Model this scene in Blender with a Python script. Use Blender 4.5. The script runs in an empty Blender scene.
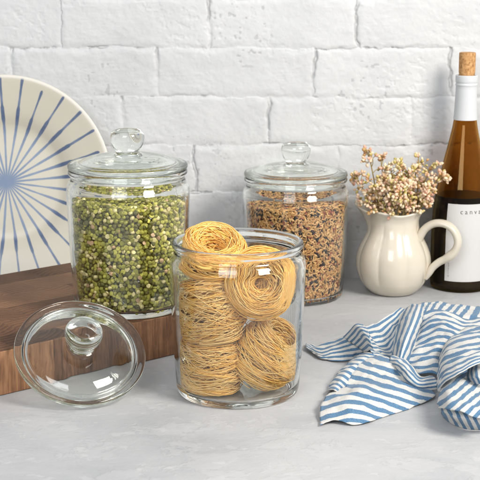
import bpy, bmesh, math, random
import numpy as np
from mathutils import Vector, Matrix, Euler, Quaternion

PI = math.pi
MM = 0.001
sc = bpy.context.scene
COL = sc.collection

# ------------------------------------------------------------------ camera
CAM_H, PITCH, FPX = 0.471, math.radians(12.2), 1342.0   # metres, tilt, focal length in 480-px pixels
cam_d = bpy.data.cameras.new("camera")
cam_d.sensor_width = 36.0
cam_d.lens = FPX / 480 * 36
cam_d.clip_start, cam_d.clip_end = 0.05, 50
cam_d.dof.use_dof = True
cam_d.dof.focus_distance = 1.50
cam_d.dof.aperture_fstop = 20
cam = bpy.data.objects.new("camera", cam_d)
COL.objects.link(cam)
cam.location = (0, 0, CAM_H)
cam.rotation_euler = (PI / 2 - PITCH, 0, 0)
sc.camera = cam

# ------------------------------------------------------------------ light: studio room, one key lamp, one soft fill
world = bpy.data.worlds.new("World")
sc.world = world
world.use_nodes = True
wn = world.node_tree
bg = wn.nodes["Background"]
bg.inputs["Color"].default_value = (0.93, 0.96, 1.0, 1)
# the room: bright window side on the right, dimmer to the left and low behind the viewer
w_tc = wn.nodes.new('ShaderNodeTexCoord')
w_dot = wn.nodes.new('ShaderNodeVectorMath'); w_dot.operation = 'DOT_PRODUCT'
w_dot.inputs[1].default_value = (0.72, 0.10, 0.69)
wn.links.new(w_tc.outputs['Generated'], w_dot.inputs[0])
w_map = wn.nodes.new('ShaderNodeMapRange'); w_map.interpolation_type = 'SMOOTHSTEP'
w_map.inputs['From Min'].default_value = -0.75; w_map.inputs['From Max'].default_value = 0.85
w_map.inputs['To Min'].default_value = 0.15; w_map.inputs['To Max'].default_value = 0.58
wn.links.new(w_dot.outputs['Value'], w_map.inputs['Value'])
wn.links.new(w_map.outputs['Result'], bg.inputs['Strength'])

def area(name, loc, target, sx, sy, power, color):
    d = bpy.data.lights.new(name, 'AREA')
    d.shape = 'RECTANGLE'; d.size = sx; d.size_y = sy
    d.energy = power; d.color = color
    o = bpy.data.objects.new(name, d)
    COL.objects.link(o)
    o.location = loc
    o.rotation_euler = (Vector(target) - Vector(loc)).to_track_quat('-Z', 'Y').to_euler()
    return o

area("key_lamp", (1.08, 0.50, 1.20), (0.0, 1.60, 0.08), 0.60, 0.60, 37.0, (1.0, 0.955, 0.89))
area("fill_lamp", (-0.55, -0.25, 1.15), (0.0, 1.6, 0.1), 1.0, 1.0, 22.0, (0.93, 0.96, 1.0))

sc.view_settings.view_transform = 'Standard'
sc.view_settings.look = 'None'
sc.view_settings.exposure = 0.0
sc.view_settings.gamma = 1.0
cy = sc.cycles
cy.max_bounces = 28; cy.transmission_bounces = 24; cy.glossy_bounces = 12
cy.diffuse_bounces = 5; cy.transparent_max_bounces = 24
cy.caustics_reflective = True; cy.caustics_refractive = True
cy.blur_glossy = 0.3
cy.sample_clamp_indirect = 0.0
cy.use_denoising = True
cy.use_adaptive_sampling = False

# ------------------------------------------------------------------ helpers
def at_z(px, py, z):
    """point of the place at height z seen at photo pixel (px, py) - used to survey positions"""
    a = PITCH + math.atan((py - 240) / FPX)
    y = (CAM_H - z) / math.tan(a)
    zc = y * math.cos(PITCH) + (CAM_H - z) * math.sin(PITCH)
    return Vector(((px - 240) * zc / FPX, y, z))

def at_y(px, py, y):
    a = PITCH + math.atan((py - 240) / FPX)
    d = y * math.tan(a)
    zc = y * math.cos(PITCH) + d * math.sin(PITCH)
    return Vector(((px - 240) * zc / FPX, y, CAM_H - d))

def tag(o, label=None, cat=None, group=None, kind=None):
    if label: o['label'] = label
    if cat: o['category'] = cat
    if group: o['group'] = group
    if kind: o['kind'] = kind
    return o

def link(name, me, parent=None, mats=None):
    o = bpy.data.objects.new(name, me)
    COL.objects.link(o)
    if parent: o.parent = parent
    for m in (mats or []):
        me.materials.append(m)
    return o

def empty(name, loc, label, cat, group=None, rot=(0, 0, 0)):
    o = bpy.data.objects.new(name, None)
    COL.objects.link(o)
    o.empty_display_size = 0.02
    o.location = loc; o.rotation_euler = rot
    return tag(o, label, cat, group)

def np_mesh(name, V, F, smooth=True, attrs=None, mat_idx=None):
    """V (n,3); F (m,k) all faces of k corners"""
    V = np.asarray(V, dtype=np.float32); F = np.asarray(F, dtype=np.int32)
    me = bpy.data.meshes.new(name)
    k = F.shape[1]
    me.vertices.add(len(V)); me.vertices.foreach_set("co", V.ravel())
    me.loops.add(F.size); me.loops.foreach_set("vertex_index", F.ravel())
    me.polygons.add(len(F))
    me.polygons.foreach_set("loop_start", np.arange(0, F.size, k, dtype=np.int32))
    me.polygons.foreach_set("loop_total", np.full(len(F), k, dtype=np.int32))
    if smooth:
        me.polygons.foreach_set("use_smooth", np.ones(len(F), dtype=bool))
    if mat_idx is not None:
        me.polygons.foreach_set("material_index", np.asarray(mat_idx, dtype=np.int32))
    me.update(calc_edges=True)
    for an, (typ, arr) in (attrs or {}).items():
        a = me.attributes.new(an, typ, 'POINT')
        arr = np.asarray(arr, dtype=np.float32)
        a.data.foreach_set("color" if typ == 'FLOAT_COLOR' else "value", arr.ravel())
    me.validate()
    return me

def catmull(P, sub=4, closed=False):
    P = [np.asarray(p, float) for p in P]
    n = len(P); out = []
    rng = range(n if closed else n - 1)
    for i in rng:
        p0 = P[(i - 1) % n] if (closed or i > 0) else 2 * P[0] - P[1]
        p1 = P[i]; p2 = P[(i + 1) % n]
        p3 = P[(i + 2) % n] if (closed or i + 2 < n) else 2 * P[-1] - P[-2]
        for j in range(sub):
            t = j / sub
            # centripetal-ish: clamp by chord to avoid overshoot
            m1 = (p2 - p0) * 0.5; m2 = (p3 - p1) * 0.5
            L = np.linalg.norm(p2 - p1)
            for m in (m1, m2):
                l = np.linalg.norm(m)
                if l > L > 0: m *= L / l
            t2, t3 = t * t, t * t * t
            out.append((2*t3-3*t2+1)*p1 + (t3-2*t2+t)*m1 + (-2*t3+3*t2)*p2 + (t3-t2)*m2)
    if not closed: out.append(P[-1])
    return out

def lathe(name, prof, seg=128, scale=MM, radial=None):
    """prof: list of (r, z); an end with r == 0 is closed with a fan"""
    V = []; F3 = []; F4 = []; rows = []
    for (r, z) in prof:
        if r < 1e-6:
            rows.append([len(V)]); V.append((0, 0, z * scale))
        else:
            row = []
            for i in range(seg):
                a = 2 * PI * i / seg
                rr = r * (radial(a, r, z) if radial else 1)
                row.append(len(V)); V.append((rr*scale*math.cos(a), rr*scale*math.sin(a), z*scale))
            rows.append(row)
    me = bpy.data.meshes.new(name)
    faces = []
    for a, b in zip(rows[:-1], rows[1:]):
        if len(a) == 1 and len(b) == 1: continue
        for i in range(seg):
            j = (i + 1) % seg
            if len(a) == 1: faces.append((a[0], b[j], b[i]))
            elif len(b) == 1: faces.append((a[i], a[j], b[0]))
            else: faces.append((a[i], a[j], b[j], b[i]))
    me.from_pydata(V, [], faces)
    me.polygons.foreach_set("use_smooth", np.ones(len(me.polygons), dtype=bool))
    me.update()
    return me

def tube_arrays(P, rad, sides=6, caps=True):
    """swept tube along polyline P (n,3). rad scalar or (n,)"""
    P = np.asarray(P, float); n = len(P)
    rad = np.full(n, rad) if np.isscalar(rad) else np.asarray(rad)
    T = np.gradient(P, axis=0); T /= np.linalg.norm(T, axis=1)[:, None] + 1e-12
    up = np.array([0.0, 0, 1]) if abs(T[0][2]) < 0.9 else np.array([1.0, 0, 0])
    N = np.zeros((n, 3)); v = up - T[0]*np.dot(up, T[0]); N[0] = v / np.linalg.norm(v)
    for i in range(1, n):
        v = N[i-1] - T[i]*np.dot(N[i-1], T[i]); N[i] = v / (np.linalg.norm(v) + 1e-12)
    B = np.cross(T, N)
    ang = np.arange(sides) * 2 * PI / sides
    V = (P[:, None, :] + rad[:, None, None]*(np.cos(ang)[None, :, None]*N[:, None, :] + np.sin(ang)[None, :, None]*B[:, None, :])).reshape(-1, 3)
    i = np.arange(n-1)[:, None]*sides; s = np.arange(sides)[None, :]; s2 = (s+1) % sides
    F = np.stack([i+s, i+s2, i+sides+s2, i+sides+s], axis=-1).reshape(-1, 4)
    return V, F

class Bag:
    def __init__(self): self.V = []; self.F = []; self.n = 0; self.A = []
    def add(self, V, F, a=None):
        self.V.append(V); self.F.append(np.asarray(F) + self.n); self.n += len(V)
        if a is not None: self.A.append(np.tile(np.asarray(a, float), (len(V), 1)))
    def mesh(self, name, attr=None, smooth=True):
        at = {attr: ('FLOAT_COLOR', np.concatenate(self.A))} if attr else None
        return np_mesh(name, np.concatenate(self.V), np.concatenate(self.F), smooth, at)

def vnoise(X, Y, scale, seed):
    """smooth 2-d value noise in -1..1"""
    rs = np.random.RandomState(seed)
    T = rs.rand(256, 256) * 2 - 1
    x = X / scale + 1000; y = Y / scale + 1000
    xi = np.floor(x).astype(int); yi = np.floor(y).astype(int)
    fx = x - xi; fy = y - yi
    fx = fx*fx*fx*(fx*(fx*6-15)+10); fy = fy*fy*fy*(fy*(fy*6-15)+10)
    g = lambda a, b: T[a & 255, b & 255]
    return (g(xi, yi)*(1-fx)+g(xi+1, yi)*fx)*(1-fy) + (g(xi, yi+1)*(1-fx)+g(xi+1, yi+1)*fx)*fy

def smoothstep(a, b, x):
    t = np.clip((x - a) / (b - a), 0, 1); return t*t*(3-2*t)

# ------------------------------------------------------------------ material helpers
def new_mat(name):
    m = bpy.data.materials.new(name); m.use_nodes = True
    nt = m.node_tree
    return m, nt, nt.nodes["Principled BSDF"]

def N(nt, typ, **kw):
    n = nt.nodes.new(typ)
    for k, v in kw.items():
        if k in n.inputs: n.inputs[k].default_value = v
        else: setattr(n, k, v)
    return n

def ramp(nt, fac, stops):
    r = nt.nodes.new('ShaderNodeValToRGB')
    while len(r.color_ramp.elements) < len(stops): r.color_ramp.elements.new(0.5)
    for e, (p, c) in zip(r.color_ramp.elements, stops):
        e.position = p; e.color = tuple(c) + (1,) if len(c) == 3 else c
    nt.links.new(fac, r.inputs['Fac'])
    return r

def mixc(nt, fac, a, b, typ='MIX'):
    m = nt.nodes.new('ShaderNodeMix'); m.data_type = 'RGBA'; m.blend_type = typ
    for s, v in ((m.inputs[0], fac), (m.inputs[6], a), (m.inputs[7], b)):
        if isinstance(v, (int, float)): s.default_value = v
        elif isinstance(v, tuple): s.default_value = v + (1,) if len(v) == 3 else v
        else: nt.links.new(v, s)
    return m.outputs[2]

def math_n(nt, op, a, b=None, c=None):
    m = nt.nodes.new('ShaderNodeMath'); m.operation = op
    for s, v in zip(m.inputs, (a, b, c)):
        if v is None: continue
        if isinstance(v, (int, float)): s.default_value = v
        else: nt.links.new(v, s)
    return m.outputs[0]

def bump(nt, height, strength, dist, prev=None):
    b = nt.nodes.new('ShaderNodeBump')
    b.inputs['Strength'].default_value = strength; b.inputs['Distance'].default_value = dist
    nt.links.new(height, b.inputs['Height'])
    if prev: nt.links.new(prev, b.inputs['Normal'])
    return b.outputs[0]

def noise(nt, vec, scale, detail=4, rough=0.55, dist=0.0):
    n = nt.nodes.new('ShaderNodeTexNoise')
    n.inputs['Scale'].default_value = scale; n.inputs['Detail'].default_value = detail
    n.inputs['Roughness'].default_value = rough; n.inputs['Distortion'].default_value = dist
    nt.links.new(vec, n.inputs['Vector'])
    return n.outputs['Fac']

def coord(nt, scale=None):
    tc = nt.nodes.new('ShaderNodeTexCoord').outputs['Object']
    if scale:
        mp = nt.nodes.new('ShaderNodeMapping'); mp.inputs['Scale'].default_value = scale
        nt.links.new(tc, mp.inputs['Vector']); return mp.outputs[0]
    return tc

def glass_mat(name, color, bump_amt=0.06, ior=1.47, rough=0.0):
    m = bpy.data.materials.new(name); m.use_nodes = True
    nt = m.node_tree; nt.nodes.clear()
    out = nt.nodes.new('ShaderNodeOutputMaterial')
    g = nt.nodes.new('ShaderNodeBsdfGlass')
    g.inputs['Color'].default_value = color + (1,); g.inputs['IOR'].default_value = ior
    g.inputs['Roughness'].default_value = rough
    nt.links.new(g.outputs[0], out.inputs['Surface'])
    if bump_amt:
        h = noise(nt, coord(nt), 38, 2, 0.4)
        nt.links.new(bump(nt, h, bump_amt, 0.004), g.inputs['Normal'])
    return m

# ---- glass
M_glass = glass_mat("clear_glass", (0.988, 0.993, 0.986))
M_glass_lid = glass_mat("clear_lid_glass", (0.975, 0.985, 0.972), 0.04)
M_amber = glass_mat("amber_glass", (0.735, 0.55, 0.285), 0.02, 1.5)

# ---- painted brick
def mat_wall():
    m, nt, p = new_mat("white_painted_brick")
    c = coord(nt)
    n1 = noise(nt, c, 9, 5); n2 = noise(nt, c, 160, 4, 0.6); n3 = noise(nt, c, 600, 3, 0.6)
    base = ramp(nt, n1, [(0.3, (0.56, 0.566, 0.572)), (0.7, (0.625, 0.63, 0.632))]).outputs[0]
    a = N(nt, 'ShaderNodeAttribute', attribute_name="dirt")
    sp = ramp(nt, n2, [(0.30, (1, 1, 1)), (0.36, (0, 0, 0))]).outputs[0]
    col = mixc(nt, math_n(nt, 'MULTIPLY', sp, 0.10), base, (0.45, 0.45, 0.46))
    col = mixc(nt, a.outputs['Fac'], col, (0.16, 0.16, 0.17))
    nt.links.new(col, p.inputs['Base Color'])
    p.inputs['Roughness'].default_value = 0.55
    b = bump(nt, n2, 0.35, 0.0012)
    b = bump(nt, n3, 0.25, 0.0004, b)
    nt.links.new(b, p.inputs['Normal'])
    return m

# ---- plaster-like concrete surface
def mat_table():
    m, nt, p = new_mat("trowelled_concrete")
    c = coord(nt)
    cs = coord(nt, (1, 1.35, 1))
    n1 = noise(nt, cs, 5, 6, 0.62, 0.4); n2 = noise(nt, cs, 13, 9, 0.66, 0.35)
    n3 = noise(nt, c, 420, 3, 0.6); n4 = noise(nt, coord(nt, (1, 1.6, 1)), 40, 8, 0.75, 0.3); n5 = noise(nt, cs, 30, 8, 0.7, 0.2)
    col = ramp(nt, n1, [(0.32, (0.395, 0.40, 0.411)), (0.5, (0.455, 0.458, 0.466)), (0.68, (0.505, 0.505, 0.507))]).outputs[0]
    patch = ramp(nt, n2, [(0.545, (0, 0, 0)), (0.558, (1, 1, 1))]).outputs[0]
    patch2 = ramp(nt, n5, [(0.585, (0, 0, 0)), (0.60, (1, 1, 1))]).outputs[0]
    col = mixc(nt, math_n(nt, 'MULTIPLY', patch, 0.20), col, (0.58, 0.58, 0.58))
    col = mixc(nt, math_n(nt, 'MULTIPLY', patch2, 0.26), col, (0.62, 0.62, 0.615))
    chip = ramp(nt, n4, [(0.66, (0, 0, 0)), (0.70, (1, 1, 1))]).outputs[0]
    col = mixc(nt, math_n(nt, 'MULTIPLY', chip, 0.45), col, (0.36, 0.365, 0.38))
    nt.links.new(col, p.inputs['Base Color'])
    p.inputs['Roughness'].default_value = 0.58
    b = bump(nt, patch, 0.28, 0.0010)
    b = bump(nt, patch2, 0.28, 0.0010, b)
    b = bump(nt, chip, 0.30, -0.0010, b)
    b = bump(nt, n2, 0.50, 0.0040, b)
    b = bump(nt, noise(nt, c, 110, 6, 0.7), 0.30, 0.0010, b)
    b = bump(nt, n3, 0.22, 0.0006, b)
    nt.links.new(b, p.inputs['Normal'])
    return m

# ---- end grain walnut
def mat_wood(side):
    m, nt, p = new_mat("walnut_side_grain" if side else "walnut_end_grain")
    c = coord(nt)
    br = nt.nodes.new('ShaderNodeTexBrick')
    br.offset = 0.5; br.squash = 1
    br.inputs['Scale'].default_value = 1.0
    br.inputs['Mortar Size'].default_value = 0.0
    br.inputs['Brick Width'].default_value = 0.058; br.inputs['Row Height'].default_value = 0.038
    br.inputs['Color1'].default_value = (0, 0, 0, 1); br.inputs['Color2'].default_value = (1, 1, 1, 1)
    br.inputs['Bias'].default_value = 0.0
    if side:
        sx = nt.nodes.new('ShaderNodeSeparateXYZ'); nt.links.new(c, sx.inputs[0])
        cb = nt.nodes.new('ShaderNodeCombineXYZ')
        nt.links.new(math_n(nt, 'ADD', sx.outputs[0], sx.outputs[1]), cb.inputs[0])
        cb.inputs[1].default_value = 0.01
        nt.links.new(cb.outputs[0], br.inputs['Vector'])
        g = noise(nt, coord(nt, (1, 1, 0.07)), 330, 5, 0.65, 0.3)
        g2 = noise(nt, coord(nt, (1, 1, 0.35)), 60, 4, 0.6, 1.0)
        v = math_n(nt, 'ADD', math_n(nt, 'MULTIPLY', g, 0.62), math_n(nt, 'MULTIPLY', g2, 0.38))
        v = math_n(nt, 'ADD', v, math_n(nt, 'MULTIPLY', math_n(nt, 'SUBTRACT', br.outputs['Color'], 0.5), 0.16))
        col = ramp(nt, v, [(0.30, (0.080, 0.035, 0.017)), (0.48, (0.205, 0.098, 0.048)), (0.66, (0.36, 0.185, 0.095))]).outputs[0]
        h = g
    else:
        sx = nt.nodes.new('ShaderNodeSeparateXYZ'); nt.links.new(c, sx.inputs[0])
        gx = math_n(nt, 'DIVIDE', sx.outputs[0], 0.078); gy = math_n(nt, 'DIVIDE', sx.outputs[1], 0.052)
        iy = math_n(nt, 'FLOOR', gy)
        gx = math_n(nt, 'ADD', gx, math_n(nt, 'MULTIPLY', math_n(nt, 'MODULO', iy, 2.0), 0.5))
        ix = math_n(nt, 'FLOOR', gx)
        cid = nt.nodes.new('ShaderNodeCombineXYZ'); nt.links.new(ix, cid.inputs[0]); nt.links.new(iy, cid.inputs[1])
        wn_ = nt.nodes.new('ShaderNodeTexWhiteNoise'); wn_.noise_dimensions = '3D'; nt.links.new(cid.outputs[0], wn_.inputs['Vector'])
        sr = nt.nodes.new('ShaderNodeSeparateColor'); nt.links.new(wn_.outputs['Color'], sr.inputs[0])
        # every block is a cut across another piece of trunk: its own ring centre just outside the block
        lx = math_n(nt, 'MULTIPLY', math_n(nt, 'SUBTRACT', math_n(nt, 'SUBTRACT', gx, ix), math_n(nt, 'MULTIPLY', sr.outputs[0], 1.0)), 0.078)
        sgn = math_n(nt, 'SUBTRACT', math_n(nt, 'MULTIPLY', math_n(nt, 'GREATER_THAN', sr.outputs[1], 0.5), 2.4), 0.7)
        ly = math_n(nt, 'MULTIPLY', math_n(nt, 'SUBTRACT', math_n(nt, 'SUBTRACT', gy, iy), sgn), 0.052)
        rr = math_n(nt, 'SQRT', math_n(nt, 'ADD', math_n(nt, 'MULTIPLY', lx, lx), math_n(nt, 'MULTIPLY', ly, ly)))
        rr = math_n(nt, 'ADD', rr, math_n(nt, 'MULTIPLY', noise(nt, c, 40, 4), 0.012))
        ring = math_n(nt, 'FRACT', math_n(nt, 'DIVIDE', rr, 0.0075))
        ring = math_n(nt, 'POWER', ring, 1.4)
        g = noise(nt, c, 900, 3, 0.7)
        g2 = noise(nt, c, 18, 3, 0.6)
        v = math_n(nt, 'ADD', math_n(nt, 'MULTIPLY', ring, 0.13), math_n(nt, 'MULTIPLY', g, 0.36))
        v = math_n(nt, 'ADD', v, math_n(nt, 'MULTIPLY', g2, 0.26))
        v = math_n(nt, 'ADD', v, math_n(nt, 'MULTIPLY', sr.outputs[2], 0.24))
        col = ramp(nt, v, [(0.34, (0.060, 0.027, 0.014)), (0.50, (0.170, 0.083, 0.042)), (0.68, (0.33, 0.175, 0.092))]).outputs[0]
        h = v
    nt.links.new(col, p.inputs['Base Color'])
    p.inputs['Roughness'].default_value = 0.62; p.inputs['Specular IOR Level'].default_value = 0.3
    nt.links.new(bump(nt, h, 0.14, 0.0005), p.inputs['Normal'])
    return m

def mat_attr(name, rough, attr="col", spec=0.5, sss=0.0, bump_scale=None, vary=0.0, coat=0.0):
    m, nt, p = new_mat(name)
    a = N(nt, 'ShaderNodeAttribute', attribute_name=attr)
    col = a.outputs['Color']
    if vary:
        n = noise(nt, coord(nt), bump_scale or 300, 3)
        col = mixc(nt, math_n(nt, 'MULTIPLY', n, vary), col, (0.02, 0.015, 0.01), 'MIX')
    nt.links.new(col, p.inputs['Base Color'])
    p.inputs['Roughness'].default_value = rough
    p.inputs['Specular IOR Level'].default_value = spec
    p.inputs['Coat Weight'].default_value = coat
    if sss:
        p.inputs['Subsurface Weight'].default_value = sss
        p.inputs['Subsurface Radius'].default_value = (0.002, 0.0012, 0.0006)
    return m

def mat_plain(name, color, rough=0.5, noise_amt=0.0, nscale=200, color2=None, bump_d=0.0, bump_s=0.3, coat=0.0, spec=0.5, transmission=0.0, detail=5):
    m, nt, p = new_mat(name)
    p.inputs['Roughness'].default_value = rough
    p.inputs['Coat Weight'].default_value = coat
    p.inputs['Specular IOR Level'].default_value = spec
    p.inputs['Transmission Weight'].default_value = transmission
    p.inputs['Base Color'].default_value = color + (1,)
    c = coord(nt)
    n = noise(nt, c, nscale, detail)
    if color2:
        nt.links.new(mixc(nt, ramp(nt, n, [(0.5 - noise_amt, (0, 0, 0)), (0.5 + noise_amt, (1, 1, 1))]).outputs[0], color, color2), p.inputs['Base Color'])
    if bump_d:
        nt.links.new(bump(nt, n, bump_s, bump_d), p.inputs['Normal'])
    return m

# ------------------------------------------------------------------ setting: table surface and brick wall
WALL_Y = 1.915
def build_table():
    nx, ny = 60, 60
    xs = np.linspace(-1.4, 1.4, nx); ys = np.linspace(0.55, WALL_Y + 0.04, ny)
    X, Y = np.meshgrid(xs, ys)
    V = np.stack([X.ravel(), Y.ravel(), np.zeros(X.size)], 1)
    i = (np.arange(ny-1)[:, None]*nx + np.arange(nx-1)[None, :]).ravel()
    F = np.stack([i, i+1, i+nx+1, i+nx], 1)
    o = link("concrete_surface", np_mesh("concrete_surface", V, F), None, [mat_table()])
    tag(o, "pale grey trowelled concrete surface everything stands on", "surface", kind="structure")
build_table()

def build_wall():
    fine = 0.00105
    xs = np.concatenate([np.arange(-1.2, -0.42, 0.006), np.arange(-0.42, 0.42, fine), np.arange(0.42, 1.2, 0.006)])
    zs = np.arange(-0.012, 0.56, fine)
    X, Z = np.meshgrid(xs, zs)
    wx = X + 0.0042*vnoise(X, Z, 0.045, 3) + 0.0018*vnoise(X, Z, 0.012, 4) + 0.0006*vnoise(X, Z, 0.005, 14)
    wz = Z + 0.0034*vnoise(X, Z, 0.060, 5) + 0.0015*vnoise(X, Z, 0.011, 6) + 0.0006*vnoise(X, Z, 0.005, 15)
    courses = [-0.085, -0.015, 0.055, 0.1255, 0.197, 0.2655, 0.335, 0.405, 0.476, 0.547, 0.62]
    # joints (metres along the wall) of each course, surveyed from the photo where it shows them
    s = lambda *px: [(p - 240) * 1.425 * MM for p in px]
    J = {0: s(95, 240, 388), 1: s(30, 175, 322, 470), 2: s(95, 243, 390), 3: s(50, 195, 338, 484),
         4: s(-26, 121, 270, 412), 5: s(14, 158, 312, 449), 6: s(62, 207, 356, 500), 7: s(-10, 135, 283, 437), 8: s(62, 207, 356), 9: s(-10, 135, 283, 430)}
    H = np.zeros_like(X); D = np.full_like(X, 1.0); tone = np.zeros_like(X)
    rs = np.random.RandomState(8)
    dzm = np.full_like(X, 1.0)
    for c in courses: dzm = np.minimum(dzm, np.abs(wz - c))
    dxm = np.full_like(X, 1.0)
    for r in range(len(courses) - 1):
        row = (wz >= courses[r]) & (wz < courses[r+1])
        js = sorted(J.get(r, []))
        while js[0] > -1.3: js.insert(0, js[0] - 0.209)
        while js[-1] < 1.3: js.append(js[-1] + 0.209)
        for a, b in zip(js[:-1], js[1:]):
            sel = row & (wx >= a) & (wx < b)
            H[sel] += rs.uniform(-0.0006, 0.0006) + rs.uniform(-0.004, 0.004)*(wx[sel]-(a+b)/2) + rs.uniform(-0.02, 0.02)*(wz[sel]-(courses[r]+courses[r+1])/2)
            dxm[sel] = np.minimum(wx[sel]-a, b-wx[sel])
    d = np.minimum(dzm, dxm)
    # thick paint fills the joints unevenly
    fill = np.clip(0.50 + 0.75*vnoise(X, Z, 0.045, 11), 0.05, 1.2)
    groove = np.exp(-(d/(0.0040 + 0.0025*vnoise(X, Z, 0.035, 14)))**2)
    H -= 0.0015*fill*groove
    # arris: soft swelling beside the joints
    H += 0.0003*np.exp(-((d-0.011)/0.006)**2)*(0.5+0.5*vnoise(X, Z, 0.03, 12))
    H += 0.0009*vnoise(X, Z, 0.055, 21) + 0.00036*vnoise(X, Z, 0.020, 22) + 0.00020*vnoise(X, Z, 0.0075, 23) + 0.00011*vnoise(X, Z, 0.0035, 24)
    # brush drag in the thick paint, mostly level strokes
    H += 0.00010*vnoise(X*0.18, Z, 0.0022, 25)*smoothstep(-0.3, 0.4, vnoise(X, Z, 0.07, 26))
    # rough spalled zones
    zone = smoothstep(0.15, 0.55, vnoise(X, Z, 0.06, 31) + 0.25*vnoise(X, Z, 0.02, 32))
    pit = smoothstep(0.25, 0.7, vnoise(X*0.8+Z*0.25, Z, 0.0065, 33) + 0.5*vnoise(X, Z, 0.003, 34))
    H -= 0.00045*zone*pit
    # open cracks along some of the joints
    cr = smoothstep(0.22, 0.50, vnoise(X, Z, 0.040, 41) + 0.35*vnoise(X, Z, 0.013, 42))
    crx = smoothstep(0.08, 0.50, vnoise(X, Z, 0.060, 43) + 0.30*vnoise(X, Z, 0.014, 44))
    wob = 0.0011*vnoise(X, Z, 0.006, 45)
    off = 0.0016*vnoise(X, Z, 0.03, 46)
    ck = np.maximum(np.exp(-((dzm+off+wob)/0.00085)**2)*cr, np.exp(-((dxm-0.001+wob)/0.00125)**2)*crx)
    # stray flakes
    fl = smoothstep(0.60, 0.70, vnoise(X+0.5*Z, Z*1.0, 0.010, 51)*0.6 + 0.55*vnoise(X, Z, 0.004, 52)) * smoothstep(-0.05, 0.35, vnoise(X, Z, 0.09, 53))
    H -= 0.0022*ck + 0.0004*fl
    dirt = np.clip(0.50*ck**1.3 + 0.28*fl, 0, 0.9)
    V = np.stack([X.ravel(), (WALL_Y - H).ravel(), Z.ravel()], 1)
    nx, nz = len(xs), len(zs)
    i = (np.arange(nz-1)[:, None]*nx + np.arange(nx-1)[None, :]).ravel()
    F = np.stack([i, i+1, i+nx+1, i+nx], 1)
    o = link("brick_wall", np_mesh("brick_wall", V, F, True, {"dirt": ('FLOAT', dirt.ravel())}), None, [mat_wall()])
    tag(o, "white painted brick wall with chipped joints behind everything", "wall", kind="structure")
build_wall()

# ------------------------------------------------------------------ glass jars and lids
def jar_profiles():
    outer = [(0, 2.6), (40, 2.4), (55, 1.8), (59.5, 0.2), (62, 0.0), (64.6, 1.6), (66.3, 5), (67.2, 11), (69.0, 40), (70.7, 75), (72.2, 112),
             (73.0, 135), (73.1, 142), (72.4, 147.5), (70.5, 152), (68.4, 154.8), (67.4, 157.2)]
    rim = [(67.4, 157.2), (67.5, 159.0), (68.8, 160.9), (70.3, 162.7), (70.7, 164.8), (69.9, 167.0), (68.0, 168.0), (65.6, 167.6), (64.2, 166.0), (63.7, 163.5), (63.6, 157.2)]
    inner = [(63.6, 157.2), (64.2, 153.5), (66.2, 149), (68.2, 144), (68.8, 138), (68.1, 112), (66.6, 75), (65.0, 40), (63.4, 15), (62.0, 9.6), (58.5, 6.9), (52, 6.0), (40, 5.8), (15, 5.6), (0, 5.6)]
    return catmull(outer, 4), catmull(rim, 4), catmull(inner, 4)

def build_jar(loc, label, rot):
    r = empty("glass_jar", loc, label, "jar", "clear glass storage jars", (0, 0, rot))
    o, rm, i = jar_profiles()
    me = lathe("jar_body", o)
    inn = lathe("jar_inner", i)
    bm = bmesh.new(); bm.from_mesh(me); bm.from_mesh(inn)
    bm.to_mesh(me); bm.free(); bpy.data.meshes.remove(inn)
    link("jar_body", me, r, [M_glass])
    link("rim", lathe("rim", rm), r, [M_glass])
    return r

LID_R = 71.0
def lid_profiles():
    under = [(0, 11.6), (20, 11.2), (38, 8.6), (50, 4.6), (55.2, 0.5), (56.4, -5.0), (58.0, -7.4), (60.2, -7.2), (61.6, -4.4), (62.2, -0.9), (63.8, -0.1),
             (68.6, 0.0), (70.4, 0.8), (71.0, 2.8), (70.7, 5.0), (69.0, 6.4), (64, 6.9), (58.2, 7.3), (55.4, 9.2), (52, 11.0), (44, 13.6), (32, 15.6), (22, 16.6), (17.5, 17.0), (15.0, 18.0)]
    knob = [(15.0, 18.0), (13.6, 19.2), (13.4, 20.4), (14.6, 22.0), (16.8, 25.0), (18.8, 29.2), (20.0, 34), (19.9, 39), (18.0, 43.0), (14.0, 45.6), (7, 46.6), (0, 46.8)]
    return catmull(under, 4), catmull(knob, 4)

def build_lid(loc, label, rot_m=None):
    r = empty("glass_cover", loc, label, "jar lid", "clear glass jar lids")
    if rot_m is not None: r.rotation_euler = rot_m.to_euler()
    u, k = lid_profiles()
    link("lid_disc", lathe("lid_disc", u), r, [M_glass_lid])
    link("knob", lathe("knob", k, 96), r, [M_glass_lid])
    return r

BOARD_Z = 0.050
J_FRONT = at_z(237.8, 390.5, 0)
J_RICE = at_z(294.7, 295.0, 0)
J_PEA = at_z(130.2, 306.3, BOARD_Z)
PEA_SCALE = 1.0
build_jar(J_FRONT, "open glass jar of pasta nests standing in front without its lid", 0.3)
build_jar(J_RICE, "closed glass jar of speckled brown rice standing by the wall", 1.1)
build_jar(J_PEA + Vector((0, 0, 0.0006)), "closed glass jar of green split peas standing on the wooden board", 2.0)
build_lid(J_RICE + Vector((0, 0, 0.1685)), "round glass lid closing the rice jar")
build_lid(J_PEA + Vector((0, 0, 0.1691)), "round glass lid closing the jar of green peas")

# loose lid: leans on the board's front edge, knob turned up and towards the viewer
n_l = Vector((0.199, -0.557, 0.807)).normalized()
xax = Vector((1, 0, 0)); xax = (xax - n_l*xax.dot(n_l)).normalized(); yax = n_l.cross(xax)
Rm = Matrix((xax, yax, n_l)).transposed()
build_lid(Vector((-0.1730, 1.391, 0.0440)), "loose glass lid leaning against the front edge of the wooden board", Rm)

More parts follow.
